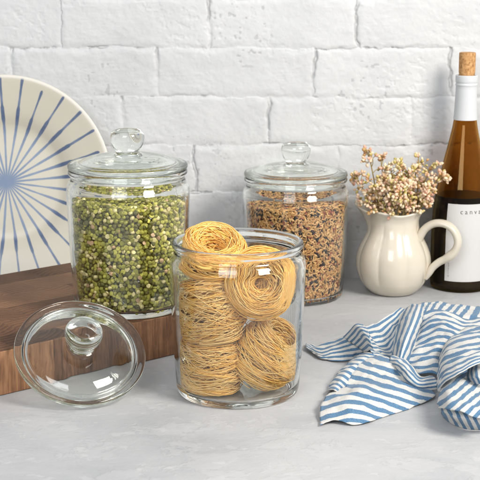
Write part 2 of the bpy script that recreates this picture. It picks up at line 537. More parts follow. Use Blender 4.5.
# ------------------------------------------------------------------ wooden board
B_O = Vector((-0.083, 1.527, 0)); B_U = Vector((0.768, 0.640, 0)).normalized(); B_V = Vector((-B_U.y, B_U.x, 0))
def build_board():
    L0, L1, Dp = -0.40, 0.062, 0.306
    cx = B_O + B_U*((L0+L1)/2) + B_V*(Dp/2)
    bm = bmesh.new()
    bmesh.ops.create_cube(bm, size=1.0)
    bmesh.ops.scale(bm, vec=(L1-L0, Dp, BOARD_Z), verts=bm.verts)
    bmesh.ops.translate(bm, vec=(0, 0, BOARD_Z/2), verts=bm.verts)
    bmesh.ops.bevel(bm, geom=bm.edges[:], offset=0.0016, segments=3, affect='EDGES', profile=0.5)
    me = bpy.data.meshes.new("cutting_board")
    for f in bm.faces:
        f.material_index = 0 if f.normal.z > 0.6 else 1
        f.smooth = True
    bm.to_mesh(me); bm.free()
    me.set_sharp_from_angle(angle=math.radians(50))
    o = link("cutting_board", me, None, [mat_wood(False), mat_wood(True)])
    o.location = (cx.x, cx.y, 0.0003)
    o.rotation_euler = (0, 0, math.atan2(B_U.y, B_U.x))
    tag(o, "thick walnut end grain board under the jar of green peas", "cutting board")
build_board()

# ------------------------------------------------------------------ plate
def mat_plate():
    m, nt, p = new_mat("cream_plate_with_blue_rays")
    c = coord(nt)
    sx = nt.nodes.new('ShaderNodeSeparateXYZ'); nt.links.new(c, sx.inputs[0])
    X, Y = sx.outputs[0], sx.outputs[1]
    r = math_n(nt, 'SQRT', math_n(nt, 'ADD', math_n(nt, 'MULTIPLY', X, X), math_n(nt, 'MULTIPLY', Y, Y)))
    ang = math_n(nt, 'ARCTAN2', Y, X)
    wob = noise(nt, c, 30, 3)
    n_r = 29
    k = math_n(nt, 'MULTIPLY', math_n(nt, 'ADD', ang, -math.radians(17.7) + 4*PI), n_r/(2*PI))
    fr = math_n(nt, 'ABSOLUTE', math_n(nt, 'SUBTRACT', math_n(nt, 'FRACT', math_n(nt, 'ADD', k, 0.5)), 0.5))
    idx = math_n(nt, 'FLOOR', math_n(nt, 'ADD', k, 0.5))
    wn_ = nt.nodes.new('ShaderNodeTexWhiteNoise'); wn_.noise_dimensions = '1D'; nt.links.new(idx, wn_.inputs['W'])
    rnd = wn_.outputs['Value']
    dist = math_n(nt, 'MULTIPLY', math_n(nt, 'MULTIPLY', fr, r), 2*PI/n_r)       # metres from the ray's axis
    dist = math_n(nt, 'ADD', dist, math_n(nt, 'MULTIPLY', math_n(nt, 'SUBTRACT', wob, 0.5), 0.0020))
    # two brush strokes per ray, swelling where they overlap
    rj = math_n(nt, 'ADD', r, math_n(nt, 'MULTIPLY', math_n(nt, 'SUBTRACT', rnd, 0.5), 0.012))
    width = N(nt, 'ShaderNodeFloatCurve')
    nt.links.new(math_n(nt, 'DIVIDE', rj, 0.15), width.inputs['Value'])
    cv = width.mapping.curves[0]
    pts = [(0.0, 0.24), (0.10, 0.24), (0.30, 0.26), (0.50, 0.30), (0.56, 0.40), (0.66, 0.38), (0.69, 0.26), (0.85, 0.27), (0.93, 0.35), (0.95, 0.30), (0.965, 0.0)]
    while len(cv.points) < len(pts): cv.points.new(0.5, 0.5)
    for q, (a, b) in zip(cv.points, pts): q.location = (a, b); q.handle_type = 'VECTOR'
    width.mapping.update()
    w = math_n(nt, 'MULTIPLY', width.outputs[0], 0.0078)
    edge = math_n(nt, 'DIVIDE', math_n(nt, 'SUBTRACT', w, dist), 0.0011)
    mask = nt.nodes.new('ShaderNodeClamp'); nt.links.new(edge, mask.inputs[0])
    tone = ramp(nt, math_n(nt, 'DIVIDE', rj, 0.15), [(0.08, (0.15, 0.21, 0.33)), (0.30, (0.20, 0.26, 0.37)), (0.50, (0.13, 0.18, 0.29)), (0.58, (0.060, 0.095, 0.19)), (0.68, (0.070, 0.11, 0.20)), (0.74, (0.15, 0.20, 0.31)), (0.80, (0.09, 0.13, 0.23)), (0.93, (0.065, 0.10, 0.19))]).outputs[0]
    tone = mixc(nt, math_n(nt, 'MULTIPLY', noise(nt, c, 150, 4), 0.35), tone, (0.30, 0.35, 0.43))
    cream = mixc(nt, noise(nt, c, 14, 3), (0.60, 0.565, 0.475), (0.55, 0.515, 0.425))
    col = mixc(nt, mask.outputs[0], cream, tone)
    # bare warm edge of the rim
    rimf = ramp(nt, math_n(nt, 'DIVIDE', r, 0.15), [(0.965, (0, 0, 0)), (0.985, (1, 1, 1))]).outputs[0]
    col = mixc(nt, rimf, col, (0.68, 0.65, 0.58))
    nt.links.new(col, p.inputs['Base Color'])
    p.inputs['Roughness'].default_value = 0.35
    nt.links.new(bump(nt, noise(nt, c, 60, 3), 0.08, 0.001), p.inputs['Normal'])
    return m

def build_plate():
    prof = [(0, 0), (40, 0.3), (68, 0.8), (78, 2.2), (86, 5.5), (96, 9.2), (112, 13), (130, 17.0), (145, 20.6), (149, 21.8), (150.2, 23.2), (149.0, 24.4),
            (144, 24.2), (130, 20.8), (112, 16.8), (97, 13.0), (88, 9.6), (80, 6.2), (70, 4.6), (40, 4.2), (0, 4.0)]
    prof = catmull(prof, 3)
    o = link("dinner_plate", lathe("dinner_plate", prof, 160), None, [mat_plate()])
    tilt = math.radians(9.6)
    nrm = Vector((0.0, -math.cos(tilt), math.sin(tilt)))
    x = Vector((1, 0, 0)); y = nrm.cross(x)
    o.rotation_euler = Matrix((x, y, nrm)).transposed().to_euler()
    c = at_y(7.5, 180.5, 1.877); c.z = 0.1490
    o.location = c
    tag(o, "large cream plate with blue painted rays leaning on the wall", "plate")
build_plate()

# ------------------------------------------------------------------ dried peas
def cyl_points(r, z0, z1, step, seed, jit=0.3):
    rs = np.random.RandomState(seed); pts = []
    rows = int((z1 - z0) / (step*0.866))
    for k in range(rows + 1):
        z = z0 + k*step*0.866
        rr = r(z) if callable(r) else r
        n = int(2*PI*rr/step)
        for i in range(n):
            a = 2*PI*(i + 0.5*(k % 2) + rs.uniform(-jit, jit))/n
            pts.append((a, rr, z + rs.uniform(-jit, jit)*step))
    return pts

IN_Z = [5, 9.6, 15, 40, 75, 112, 138, 144, 149, 153.5, 157]
IN_R = [57, 62.0, 63.4, 65.0, 66.6, 68.1, 68.8, 68.2, 66.2, 64.2, 63.6]
def inner_r(z): return float(np.interp(z/MM, IN_Z, IN_R))*MM

def ico(sub):
    bm = bmesh.new(); bmesh.ops.create_icosphere(bm, subdivisions=sub, radius=1.0)
    V = np.array([v.co[:] for v in bm.verts]); F = np.array([[v.index for v in f.verts] for f in bm.faces]); bm.free()
    return V, F

def rot_from(nrm, spin):
    q = Vector((0, 0, 1)).rotation_difference(Vector(nrm)) @ Quaternion((0, 0, 1), spin)
    return q

PEA_COLS = [((0.150, 0.138, 0.024), "dark olive green"), ((0.34, 0.32, 0.045), "olive green"), ((0.58, 0.53, 0.09), "yellow green"),
            ((0.86, 0.73, 0.34), "pale yellow"), ((0.66, 0.43, 0.24), "pinkish tan")]
PEA_W = [0.22, 0.35, 0.275, 0.135, 0.02]

def build_peas():
    mat = mat_attr("dried_pea_skin", 0.58, vary=0.18, bump_scale=350)
    Vs, Fs = ico(3)
    whole = Vs*np.array([1.0, 0.95, 0.84]) + 0.045*np.sin(Vs[:, [1, 2, 0]]*4.3 + 0.7)
    half = Vs.copy()                                        # split pea: one face cut flat
    half[:, 2] = np.where(half[:, 2] > 0.12, 0.12 + 0.10*(half[:, 2]-0.12), half[:, 2]*0.85)
    half[:, 0] *= 1.05
    shapes = [whole, half]
    rs = np.random.RandomState(5)
    R = 0.00275
    lay1 = cyl_points(lambda z: inner_r(z) - R - 0.0006, 0.0092, 0.1280, 0.0052, 1)
    lay2 = cyl_points(lambda z: inner_r(z) - R - 0.0052, 0.0094, 0.1290, 0.0054, 2)
    items = []
    for L, (pts) in enumerate((lay1, lay2)):
        for a, r, z in pts:
            items.append((L, np.array([r*math.cos(a), r*math.sin(a), z]), np.array([math.cos(a), math.sin(a), 0.0])))
    for k in range(1250):                                    # heap on top
        a = rs.uniform(0, 2*PI); r = 0.0640*math.sqrt(rs.uniform(0, 1))
        z = 0.1302 + 0.0022*math.sin(a*2+1) + rs.uniform(-0.002, 0.0015)
        items.append((3, np.array([r*math.cos(a), r*math.sin(a), z]), np.array([0, 0, 1.0])))
    for k in range(420):                                    # pea floor seen through the base
        a = rs.uniform(0, 2*PI); r = 0.057*math.sqrt(rs.uniform(0, 1))
        items.append((4, np.array([r*math.cos(a), r*math.sin(a), 0.0094 + rs.uniform(0, 0.001)]), np.array([0, 0, -1.0])))
    view = Vector((-J_PEA.x*1 - 0.45, -J_PEA.y, 0)).normalized()  # towards the camera and the free left side
    scored = sorted([i for i, it in enumerate(items) if it[0] == 0 and it[1][2] > 0.02], key=lambda i: -(items[i][2][0]*view.x + items[i][2][1]*view.y) )
    single = set(scored[:300])
    protos = {}
    bag = Bag(); cnt = 0
    for i, (L, p, nrm) in enumerate(items):
        ci = rs.choice(5, p=PEA_W); si = 1 if rs.rand() < (0.55 if ci >= 2 else 0.26) else 0
        sz = R*rs.uniform(0.82, 1.12)*(1.06 if si else 1.0)
        tilt = Vector(nrm) + Vector(rs.normal(0, 0.32 if si else 1.0, 3))
        q = rot_from(tilt.normalized(), rs.uniform(0, 6.28))
        p = p - nrm*rs.uniform(0, 0.0008)*(L == 0)
        base, cname = PEA_COLS[ci]
        if i in single:
            key = (ci, si)
            if key not in protos:
                protos[key] = np_mesh("dried_pea", shapes[si], Fs, True, {"col": ('FLOAT_COLOR', np.tile(np.array(base + (1,)), (len(Vs), 1)))})
                protos[key].materials.append(mat)
            o = bpy.data.objects.new("dried_pea", protos[key]); COL.objects.link(o)
            o.location = J_PEA + Vector((0, 0, 0.0006)) + Vector(p); o.rotation_mode = 'QUATERNION'; o.rotation_quaternion = q
            o.scale = (sz, sz, sz)
            lab = f"{cname} {'split pea with its flat cut face' if si else 'round dried pea'} against the front of its jar"
            tag(o, lab, "pea", f"{cname} {'split' if si else 'whole'} peas behind the jar glass")
        else:
            f = rs.uniform(0.82, 1.2)
            M = np.array(q.to_matrix())
            bag.add((shapes[si] @ M.T)*sz + p, Fs, tuple(min(1, b*f) for b in base) + (1,))
    # dense middle of the heap
    V, F = ico(4)
    o = link("dried_peas", bag.mesh("dried_peas", "col"), None, [mat])
    o.location = J_PEA + Vector((0, 0, 0.0006))
    tag(o, "mass of green and yellow dried peas filling the jar on the board", "peas", kind="stuff")
build_peas()

# ------------------------------------------------------------------ rice
RICE_COLS = [((0.70, 0.375, 0.130), "tan brown"), ((0.88, 0.54, 0.235), "pale golden"), ((0.020, 0.013, 0.015), "black"), ((0.40, 0.085, 0.045), "red")]
RICE_W = [0.40, 0.32, 0.20, 0.08]
def build_rice():
    mat = mat_attr("rice_husk", 0.5, vary=0.22, bump_scale=500)
    bm = bmesh.new(); bmesh.ops.create_uvsphere(bm, u_segments=7, v_segments=6, radius=1.0)
    bmesh.ops.triangulate(bm, faces=bm.faces)
    V = np.array([v.co[:] for v in bm.verts]); F = np.array([[v.index for v in f.verts] for f in bm.faces]); bm.free()
    V = V[:, [2, 0, 1]]*np.array([0.0033, 0.00108, 0.00098])       # long axis = x
    rs = np.random.RandomState(9)
    items = []
    for L, (dr, st) in enumerate(((0.0016, 0.0029), (0.0032, 0.0033), (0.0050, 0.0040))):
        for a, r, z in cyl_points(lambda z: inner_r(z) - dr, 0.0080, 0.1300, st, 20 + L, 0.4):
            items.append((L, np.array([r*math.cos(a), r*math.sin(a), z]), np.array([math.cos(a), math.sin(a), 0.0])))
    for k in range(2600):
        a = rs.uniform(0, 2*PI); r = 0.0655*math.sqrt(rs.uniform(0, 1))
        items.append((3, np.array([r*math.cos(a), r*math.sin(a), 0.1308 + 0.0015*math.sin(a+2) + rs.uniform(-0.001, 0.001)]), np.array([0, 0, 1.0])))
    for k in range(1200):
        a = rs.uniform(0, 2*PI); r = 0.058*math.sqrt(rs.uniform(0, 1))
        items.append((4, np.array([r*math.cos(a), r*math.sin(a), 0.0076]), np.array([0, 0, -1.0])))
    view = Vector((-J_RICE.x + 0.75, -J_RICE.y, 0)).normalized()
    scored = sorted([i for i, it in enumerate(items) if it[0] == 0 and it[1][2] > 0.018], key=lambda i: -(items[i][2][0]*view.x + items[i][2][1]*view.y))
    single = set(scored[:300]); protos = {}; bag = Bag()
    cn = rs.rand(64, 64)
    for i, (L, p, nrm) in enumerate(items):
        ci = rs.choice(4, p=RICE_W)
        z = Vector(nrm); t = Vector(rs.normal(0, 1, 3)); x = (t - z*t.dot(z)*0.80).normalized()
        y = z.cross(x).normalized(); zz = x.cross(y)
        Mx = Matrix((x, y, zz)).transposed()
        s = rs.uniform(0.8, 1.12)*(1.0 if ci != 2 else 1.05)
        p = p - nrm*abs(x.dot(z))*0.0022
        base, cname = RICE_COLS[ci]
        if i in single:
            if ci not in protos:
                protos[ci] = np_mesh("rice_grain", V, F, True, {"col": ('FLOAT_COLOR', np.tile(np.array(base + (1,)), (len(V), 1)))})
                protos[ci].materials.append(mat)
            o = bpy.data.objects.new("rice_grain", protos[ci]); COL.objects.link(o)
            o.location = J_RICE + Vector(p); o.rotation_euler = Mx.to_euler(); o.scale = (s, s, s)
            tag(o, f"long {cname} rice grain against the front of its jar", "rice grain", f"{cname} rice grains behind the jar glass")
        else:
            f = rs.uniform(0.8, 1.18)
            bag.add((V @ np.array(Mx).T)*s + p, F, tuple(min(1, b*f) for b in base) + (1,))
    o = link("rice", bag.mesh("rice", "col"), None, [mat])
    o.location = J_RICE
    tag(o, "mass of brown, black and red rice filling the jar by the wall", "rice", kind="stuff")
build_rice()

# ------------------------------------------------------------------ pasta nests
def mat_pasta():
    m, nt, p = new_mat("dried_angel_hair_pasta")
    a = N(nt, 'ShaderNodeAttribute', attribute_name="col")
    nt.links.new(a.outputs['Color'], p.inputs['Base Color'])
    p.inputs['Roughness'].default_value = 0.42
    p.inputs['Subsurface Weight'].default_value = 0.25
    p.inputs['Subsurface Radius'].default_value = (0.0022, 0.0011, 0.0004)
    p.inputs['Subsurface Scale'].default_value = 1.0
    p.inputs['Subsurface Weight'].default_value = 0.0
    tl = nt.nodes.new('ShaderNodeBsdfTranslucent'); nt.links.new(a.outputs['Color'], tl.inputs['Color'])
    mx = nt.nodes.new('ShaderNodeMixShader'); mx.inputs[0].default_value = 0.08
    nt.links.new(p.outputs[0], mx.inputs[1]); nt.links.new(tl.outputs[0], mx.inputs[2])
    nt.links.new(mx.outputs[0], nt.nodes['Material Output'].inputs['Surface'])
    return m
M_PASTA = mat_pasta()

def build_nest(label, centre, axis, R, r_in, th, seed, bundles=84, per=4, wild=0.46, strays=520, stray_tilt=0.75):
    rs = np.random.RandomState(seed)
    bag = Bag()
    Q = np.array(rot_from(Vector(axis).normalized(), rs.uniform(0, 6)).to_matrix()); C = np.array(centre)
    def put(P, col):
        P = P @ Q.T + C                                      # into the jar's own space, pressed in by its wall and floor
        rho = np.hypot(P[:, 0], P[:, 1]); lim = 0.0632 - 0.004*smoothstep(0.145, 0.155, P[:, 2])
        k = np.where(rho > lim, (lim - 0.0010*np.exp(-(rho - lim)/0.003))/rho, 1.0)
        k = np.where(P[:, 2] > 0.171, 1.0, k)
        P[:, :2] *= k[:, None]
        P[:, 2] = np.where(P[:, 2] < 0.0078, 0.0078 + 0.0012*np.exp((P[:, 2]-0.0078)/0.003), P[:, 2])
        V, F = tube_arrays(P - C, 0.00042, 5); bag.add(V, F, col)
    rc, ra, zb_ = (R + r_in)/2, (R - r_in)/2, th/2
    def tuck(r, z, lim):                                     # keep a strand on the coil's body
        q = np.hypot((r - rc)/ra, z/zb_)
        k = np.where(q > lim, (lim + 0.10*(1 - np.exp(-(q - lim)/0.3)))/np.maximum(q, 1e-6), 1.0)
        return rc + (r - rc)*k, z*k
    def strand(rb, zb, ph, turns, tilt, tdir, oa, ob, wob, col):
        n = max(12, int(turns*40))
        t = np.linspace(0, turns*2*PI, n); a = ph + t
        k1, k2, k3 = wob
        r = rb + 0.0034*np.sin(a*k1 + ph*3) + 0.0016*np.sin(a*3.3 + k3) + oa + 0.0011*np.sin(t*1.7 + k3*7 + oa*4000)
        z = zb + tilt*rb*np.sin(a - tdir) + 0.0034*np.sin(a*k2 + k3) + ob + 0.0013*np.sin(t*2.1 + k3*5 + ob*4000)
        r, z = tuck(r, z, rs.uniform(0.80, 1.10))
        P = np.stack([r*np.cos(a), r*np.sin(a), z], 1)
        put(P, col)
    for b in range(bundles):
        u = rs.uniform(0, 2*PI); q = math.sqrt(rs.uniform(0.12, 1))
        if rs.rand() < 0.5: q = rs.uniform(0.85, 1.0)
        rb = (R + r_in)/2 + (R - r_in)/2*q*math.cos(u)
        zb = th/2*q*math.sin(u)
        ph = rs.uniform(0, 2*PI); turns = rs.uniform(0.55, 1.5)
        tilt = rs.normal(0, wild); tdir = rs.uniform(0, 2*PI)
        wob = (rs.uniform(0.6, 1.7), rs.uniform(0.6, 1.7), rs.uniform(0, 6))
        for s in range(per):
            f = rs.uniform(0.90, 1.07)
            col = (min(0.98, 1.0*f), min(0.8, 0.572*f*rs.uniform(0.985, 1.015)), 0.145*f*rs.uniform(0.85, 1.15), 1)
            strand(rb, zb, ph + rs.normal(0, 0.08), turns*rs.uniform(0.85, 1.1), tilt + rs.normal(0, 0.02), tdir, rs.normal(0, 0.0019), rs.normal(0, 0.0019), wob, col)
    for s in range(strays):                                  # loose single strands crossing the coil
        u = rs.uniform(0, 2*PI)
        rb = (R + r_in)/2 + (R - r_in)/2*0.98*math.cos(u); zb = th/2*0.98*math.sin(u)
        col = (0.98, 0.68, 0.27, 1)
        strand(rb, zb, rs.uniform(0, 6.28), rs.uniform(0.15, 0.5), rs.normal(0, stray_tilt), rs.uniform(0, 6.28), 0, 0, (rs.uniform(0.8, 2.4), rs.uniform(0.8, 2.4), rs.uniform(0, 6)), col)
    for s in range(34):                                      # straight strands across the hollow middle
        a = rs.uniform(0, 2*PI); b = a + PI + rs.uniform(-0.9, 0.9)
        z0 = rs.uniform(-0.45, 0.0)*th
        p0 = np.array([r_in*1.2*math.cos(a), r_in*1.2*math.sin(a), z0]); p1 = np.array([r_in*1.2*math.cos(b), r_in*1.2*math.sin(b), z0 + rs.uniform(-0.1, 0.1)*th])
        t = np.linspace(0, 1, 8)[:, None]
        P = p0*(1-t) + p1*t + np.array([0.001, 0.001, 0.002])*np.sin(t*PI)
        put(P, (0.97, 0.60, 0.19, 1))
    o = link("pasta_nest", bag.mesh("pasta_nest", "col"), None, [M_PASTA])
    o.location = J_FRONT + Vector(centre)
    tag(o, label, "pasta nest", "pasta nests in the open jar")

build_nest("bottom left pasta nest lying on the jar floor, seen from its side", (-0.0290, -0.012, 0.0335), (0.05, -0.05, 1), 0.0365, 0.012, 0.055, 1)
build_nest("middle left pasta nest wedged between the lowest and topmost nests", (-0.0288, -0.013, 0.0955), (-0.16, 0.12, 1), 0.0368, 0.010, 0.062, 2, wild=0.45)
build_nest("lower right pasta nest standing on edge on the jar floor", (0.0315, -0.012, 0.0465), (0.58, -0.22, 0.80), 0.0370, 0.010, 0.058, 3, wild=0.24)
build_nest("upper right pasta nest facing forward with its coil showing like a rose", (0.0240, -0.0275, 0.1285), (0.05, -1, 0.22), 0.0378, 0.008, 0.034, 4, bundles=100, wild=0.22, strays=190, stray_tilt=0.5)
build_nest("topmost pasta nest poking out of the jar mouth, hollow facing up", (-0.0270, -0.007, 0.1560), (0.12, -0.42, 0.85), 0.0362, 0.013, 0.037, 5, bundles=100, wild=0.25, strays=210, stray_tilt=0.5)

# ------------------------------------------------------------------ ceramic jug
JUG = at_y(392.5, 291.5, 1.832); JUG.z = 0
def build_jug():
    root = empty("ceramic_jug", JUG, "cream ceramic jug with a fluted belly holding dried flowers", "jug", None, (0, 0, math.radians(157)))
    spout_dir = 0.0                                          # local +x is the spout
    mat = mat_plain("cream_glaze", (0.64, 0.585, 0.485), 0.20, 0.28, 24, (0.61, 0.55, 0.445), 0.0008, 0.06, coat=0.3)
    Z = [0, 1, 4, 9, 18, 30, 42, 54, 66, 76, 85, 94, 102, 108, 112, 114]
    Rr = [27, 30, 34, 39.5, 46, 50.8, 52.4, 51.2, 46.8, 41.5, 37.2, 34.8, 34.6, 36.6, 39.2, 40.4]
    zz = np.linspace(0, 114, 90)
    ZS = 1.03
    # smooth radius curve
    cp = catmull([(r, z) for r, z in zip(Rr, Z)], 6)
    cr = np.interp(zz, [p[1] for p in cp], [p[0] for p in cp])
    seg = 192
    A = np.arange(seg)*2*PI/seg
    def surface(off):
        rows = []
        for z, r in zip(zz, cr):
            lobe_amt = 0.050*smoothstep(2, 30, z)*(1 - smoothstep(84, 108, z))
            lobe = 1 - lobe_amt*(1 - np.abs(np.sin(A*4 + 0.5))**0.75)
            top = smoothstep(82, 114, z)
            sp = np.exp(-(np.angle(np.exp(1j*A))/0.50)**2)*top
            wav = 0.045*top*np.cos(A*4 + 1.0)
            rr = (r + off)*lobe*(1 + wav) + sp*17.0
            dz = top*(2.0*np.cos(A*4 + 1.0)) + sp*6.0
            rows.append(np.stack([rr*np.cos(A), rr*np.sin(A), np.full(seg, z) + dz], 1))
        return rows
    out = surface(0); inn = surface(-3.2)
    inn = [r for r in inn if r[0][2] > 4]
    lip0 = (out[-1]*0.5 + inn[-1]*0.5) + np.array([0, 0, 1.4])
    rows = out + [lip0] + inn[::-1]
    V = [np.array([[0, 0, 0.6]])] + rows + [np.array([[0, 0, 4.5]])]
    V = np.concatenate(V)*MM; V[:, 2] *= ZS
    faces = []
    n = len(rows)
    for i in range(seg): faces.append((0, 1+(i+1) % seg, 1+i))
    for k in range(n-1):
        for i in range(seg):
            j = (i+1) % seg
            faces.append((1+k*seg+i, 1+k*seg+j, 1+(k+1)*seg+j, 1+(k+1)*seg+i))
    last = 1+n*seg
    for i in range(seg): faces.append((1+(n-1)*seg+i, 1+(n-1)*seg+(i+1) % seg, last))
    me = bpy.data.meshes.new("jug_body"); me.from_pydata(V.tolist(), [], faces)
    me.polygons.foreach_set("use_smooth", np.ones(len(me.polygons), dtype=bool)); me.update()
    link("jug_body", me, root, [mat])
    # handle, in the plane local -x / z  (outwards, up) in mm
    path = [(33.5, 66, 0), (34.5, 72, 0), (38, 84, 0), (45, 95, 0), (56, 102.5, 0), (69, 104, 0), (81, 99.5, 0), (89, 89, 0), (91, 77, 0), (86, 65, 0), (76, 55.5, 0), (66, 49.5, 0), (57, 41, 0), (51, 31, 0), (46.5, 24, 0)]
    cp = np.array(catmull(path, 5))
    P = np.stack([-cp[:, 0], np.zeros(len(cp)), cp[:, 1]], 1)*MM
    n = len(P); T = np.gradient(P, axis=0); T /= np.linalg.norm(T, axis=1)[:, None]
    Bn = np.tile(np.array([0, 1.0, 0]), (n, 1)); Nn = np.cross(T, Bn)
    s = np.linspace(0, 1, n)
    wid = np.interp(s, [0, 0.05, 0.15, 0.4, 0.62, 0.68, 0.74, 0.9, 1], [4.5, 7.0, 8.6, 8.6, 8.2, 9.0, 7.4, 6.6, 4.2])*MM
    thk = np.interp(s, [0, 0.05, 0.15, 0.4, 0.62, 0.68, 0.74, 0.9, 1], [4.2, 5.6, 5.8, 5.2, 5.4, 6.6, 5.4, 5.0, 3.6])*MM
    sd = 20; ang = np.arange(sd)*2*PI/sd
    V = (P[:, None, :] + Bn[:, None, :]*(wid[:, None]*np.cos(ang)[None, :])[:, :, None] + Nn[:, None, :]*(thk[:, None]*np.sin(ang)[None, :])[:, :, None]).reshape(-1, 3)
    faces = []
    for k in range(n-1):
        for i in range(sd):
            j = (i+1) % sd; faces.append((k*sd+i, k*sd+j, (k+1)*sd+j, (k+1)*sd+i))
    faces.append(tuple(range(sd))[::-1]); faces.append(tuple((n-1)*sd+i for i in range(sd)))
    me = bpy.data.meshes.new("handle"); me.from_pydata(V.tolist(), [], faces)
    me.polygons.foreach_set("use_smooth", np.ones(len(me.polygons), dtype=bool)); me.update()
    link("handle", me, root, [mat])
build_jug()

# ------------------------------------------------------------------ dried flower sprigs
BERRY_COLS = [(0.84, 0.58, 0.39), (0.90, 0.74, 0.50), (0.74, 0.40, 0.28), (0.52, 0.42, 0.11), (0.54, 0.30, 0.11)]
def build_sprigs():
    rs = np.random.RandomState(31)
    m_b = mat_attr("dried_berry", 0.5, vary=0.12, bump_scale=250)
    m_s = mat_plain("dry_stem", (0.40, 0.31, 0.11), 0.6, 0.2, 90, (0.29, 0.19, 0.07))
    V, F = ico(2)
    V = V*np.array([0.88, 0.88, 1.25]); V[:, :2] *= (1 - 0.22*np.clip(V[:, 2:3], 0, 2))
    protos = []
    for c in BERRY_COLS:
        c2 = np.tile(np.array(c + (1,)), (len(V), 1))
        tipc = np.clip((V[:, 2:3] - 0.2), 0, 1)*0.5
        c2[:, :3] = c2[:, :3]*(1 - tipc) + np.array([0.80, 0.66, 0.50])*tipc
        me = np_mesh("berry", V, F, True, {"col": ('FLOAT_COLOR', c2)}); me.materials.append(m_b); protos.append(me)
    # tip pixels in the photo, depth offset from the jug's axis (m), label
    spec = [(357, 178, -0.004, "dried sprig drooping furthest left over the jug's spout", 0),
            (369, 155, 0.004, "dried sprig rising tallest on the left with sparse brown tips", 1),
            (381, 160, 0.010, "dried sprig with a bent top just right of the tallest one", 1),
            (391, 167, -0.012, "olive tinted dried sprig in the upper middle of the bunch", 2),
            (404, 165, 0.008, "dried sprig with yellowish buds at the top centre", 2),
            (419, 161, 0.006, "upright pink budded dried sprig on the upper right", 0),
            (431, 166, -0.004, "dried sprig with pink buds next to the rightmost one", 0),
            (438, 178, -0.010, "dried sprig leaning furthest right towards the wine bottle", 0),
            (373, 184, -0.024, "low dried sprig with tan buds above the spout", 0),
            (392, 190, -0.030, "low dried sprig of pale buds at the centre of the jug's lip", 0),
            (409, 188, -0.030, "dried sprig of creamy buds hanging over the jug's front lip", 0),
            (427, 196, -0.020, "low dried sprig of cream buds above the jug's handle", 0),
            (384, 178, -0.016, "short dried sprig with rosy buds left of the bunch's middle", 0),
            (412, 176, -0.014, "short dried sprig with rosy buds right of the bunch's middle", 0),
            (400, 198, -0.037, "dried sprig lying lowest across the jug's front rim", 0)]
    for k, (px, py, dy, label, kind) in enumerate(spec):
        tip = at_y(px, py, 1.832 + dy)
        root = empty("flower_sprig", JUG + Vector((0, 0, 0.03)), label, "flower sprig", "dried flower sprigs in the jug")
        O = root.location
        T = tip - O
        mouth = Vector((max(-0.032, min(0.030, T.x*0.55)), max(-0.027, min(0.025, dy*0.8)), 0.082 - max(0, -dy-0.02)*0.1))
        base = Vector((T.x*0.05, dy*0.1, 0.0))
        pts = catmull([base, mouth*0.55, mouth, mouth*0.45 + T*0.55 + Vector((0, 0, 0.003)), T], 8)
        P = np.array(pts)
        bag = Bag()
        Vt, Ft = tube_arrays(P, np.linspace(0.0014, 0.0007, len(P)), 6); bag.add(Vt, Ft)
        n_cl = 12 if kind != 1 else 7
        L = (T - mouth).length
        for c in range(n_cl):
            f = 1.0 if c == 0 else rs.uniform(0.0, 0.97)
            org = Vector(P[min(len(P)-1, int(16 + f*(len(P)-17)))])
            d = (T - mouth).normalized()*0.8 + Vector(rs.normal(0, 0.75, 3)); d.z = abs(d.z)*0.6 + d.z*0.4; d.normalize()
            ln = (0.004 if c == 0 else rs.uniform(0.009, 0.016))
            end = org + d*ln
            if end.z + O.z < 0.118: end.z = 0.118 - O.z + rs.uniform(0, 0.004)
            mid = (org + end)/2 + Vector(rs.normal(0, 0.001, 3))
            Pt = np.array(catmull([org, mid, end], 4))
            cl = Bag()
            Vt, Ft = tube_arrays(Pt, 0.0006, 5); cl.add(Vt, Ft)
            berries = []
            nb = rs.randint(7, 11) if kind != 1 else rs.randint(5, 8)
            for b in range(nb):
                bd = (d*0.8 + Vector(rs.normal(0, 0.75, 3))).normalized()
                pos = end + bd*rs.uniform(0.0035, 0.0092)
                Vt, Ft = tube_arrays(np.array([end, (end+pos)/2 + Vector(rs.normal(0, 0.0006, 3)), pos]), 0.00038, 4); cl.add(Vt, Ft)
                berries.append((pos, bd))
            co = link("berry_cluster", cl.mesh("berry_cluster"), root, [m_s])
            wts = [[0.28, 0.24, 0.11, 0.19, 0.18], [0.22, 0.12, 0.22, 0.14, 0.30], [0.12, 0.26, 0.08, 0.42, 0.12]][kind]
            for pos, bd in berries:
                o = bpy.data.objects.new("berry", protos[rs.choice(5, p=wts)]); COL.objects.link(o); o.parent = co
                s = 0.0023*rs.uniform(0.65, 1.25)
                o.location = pos; o.scale = (s, s, s); o.rotation_mode = 'QUATERNION'
                o.rotation_quaternion = rot_from(bd, rs.uniform(0, 6))
        link("stem", bag.mesh("stem"), root, [m_s])
build_sprigs()

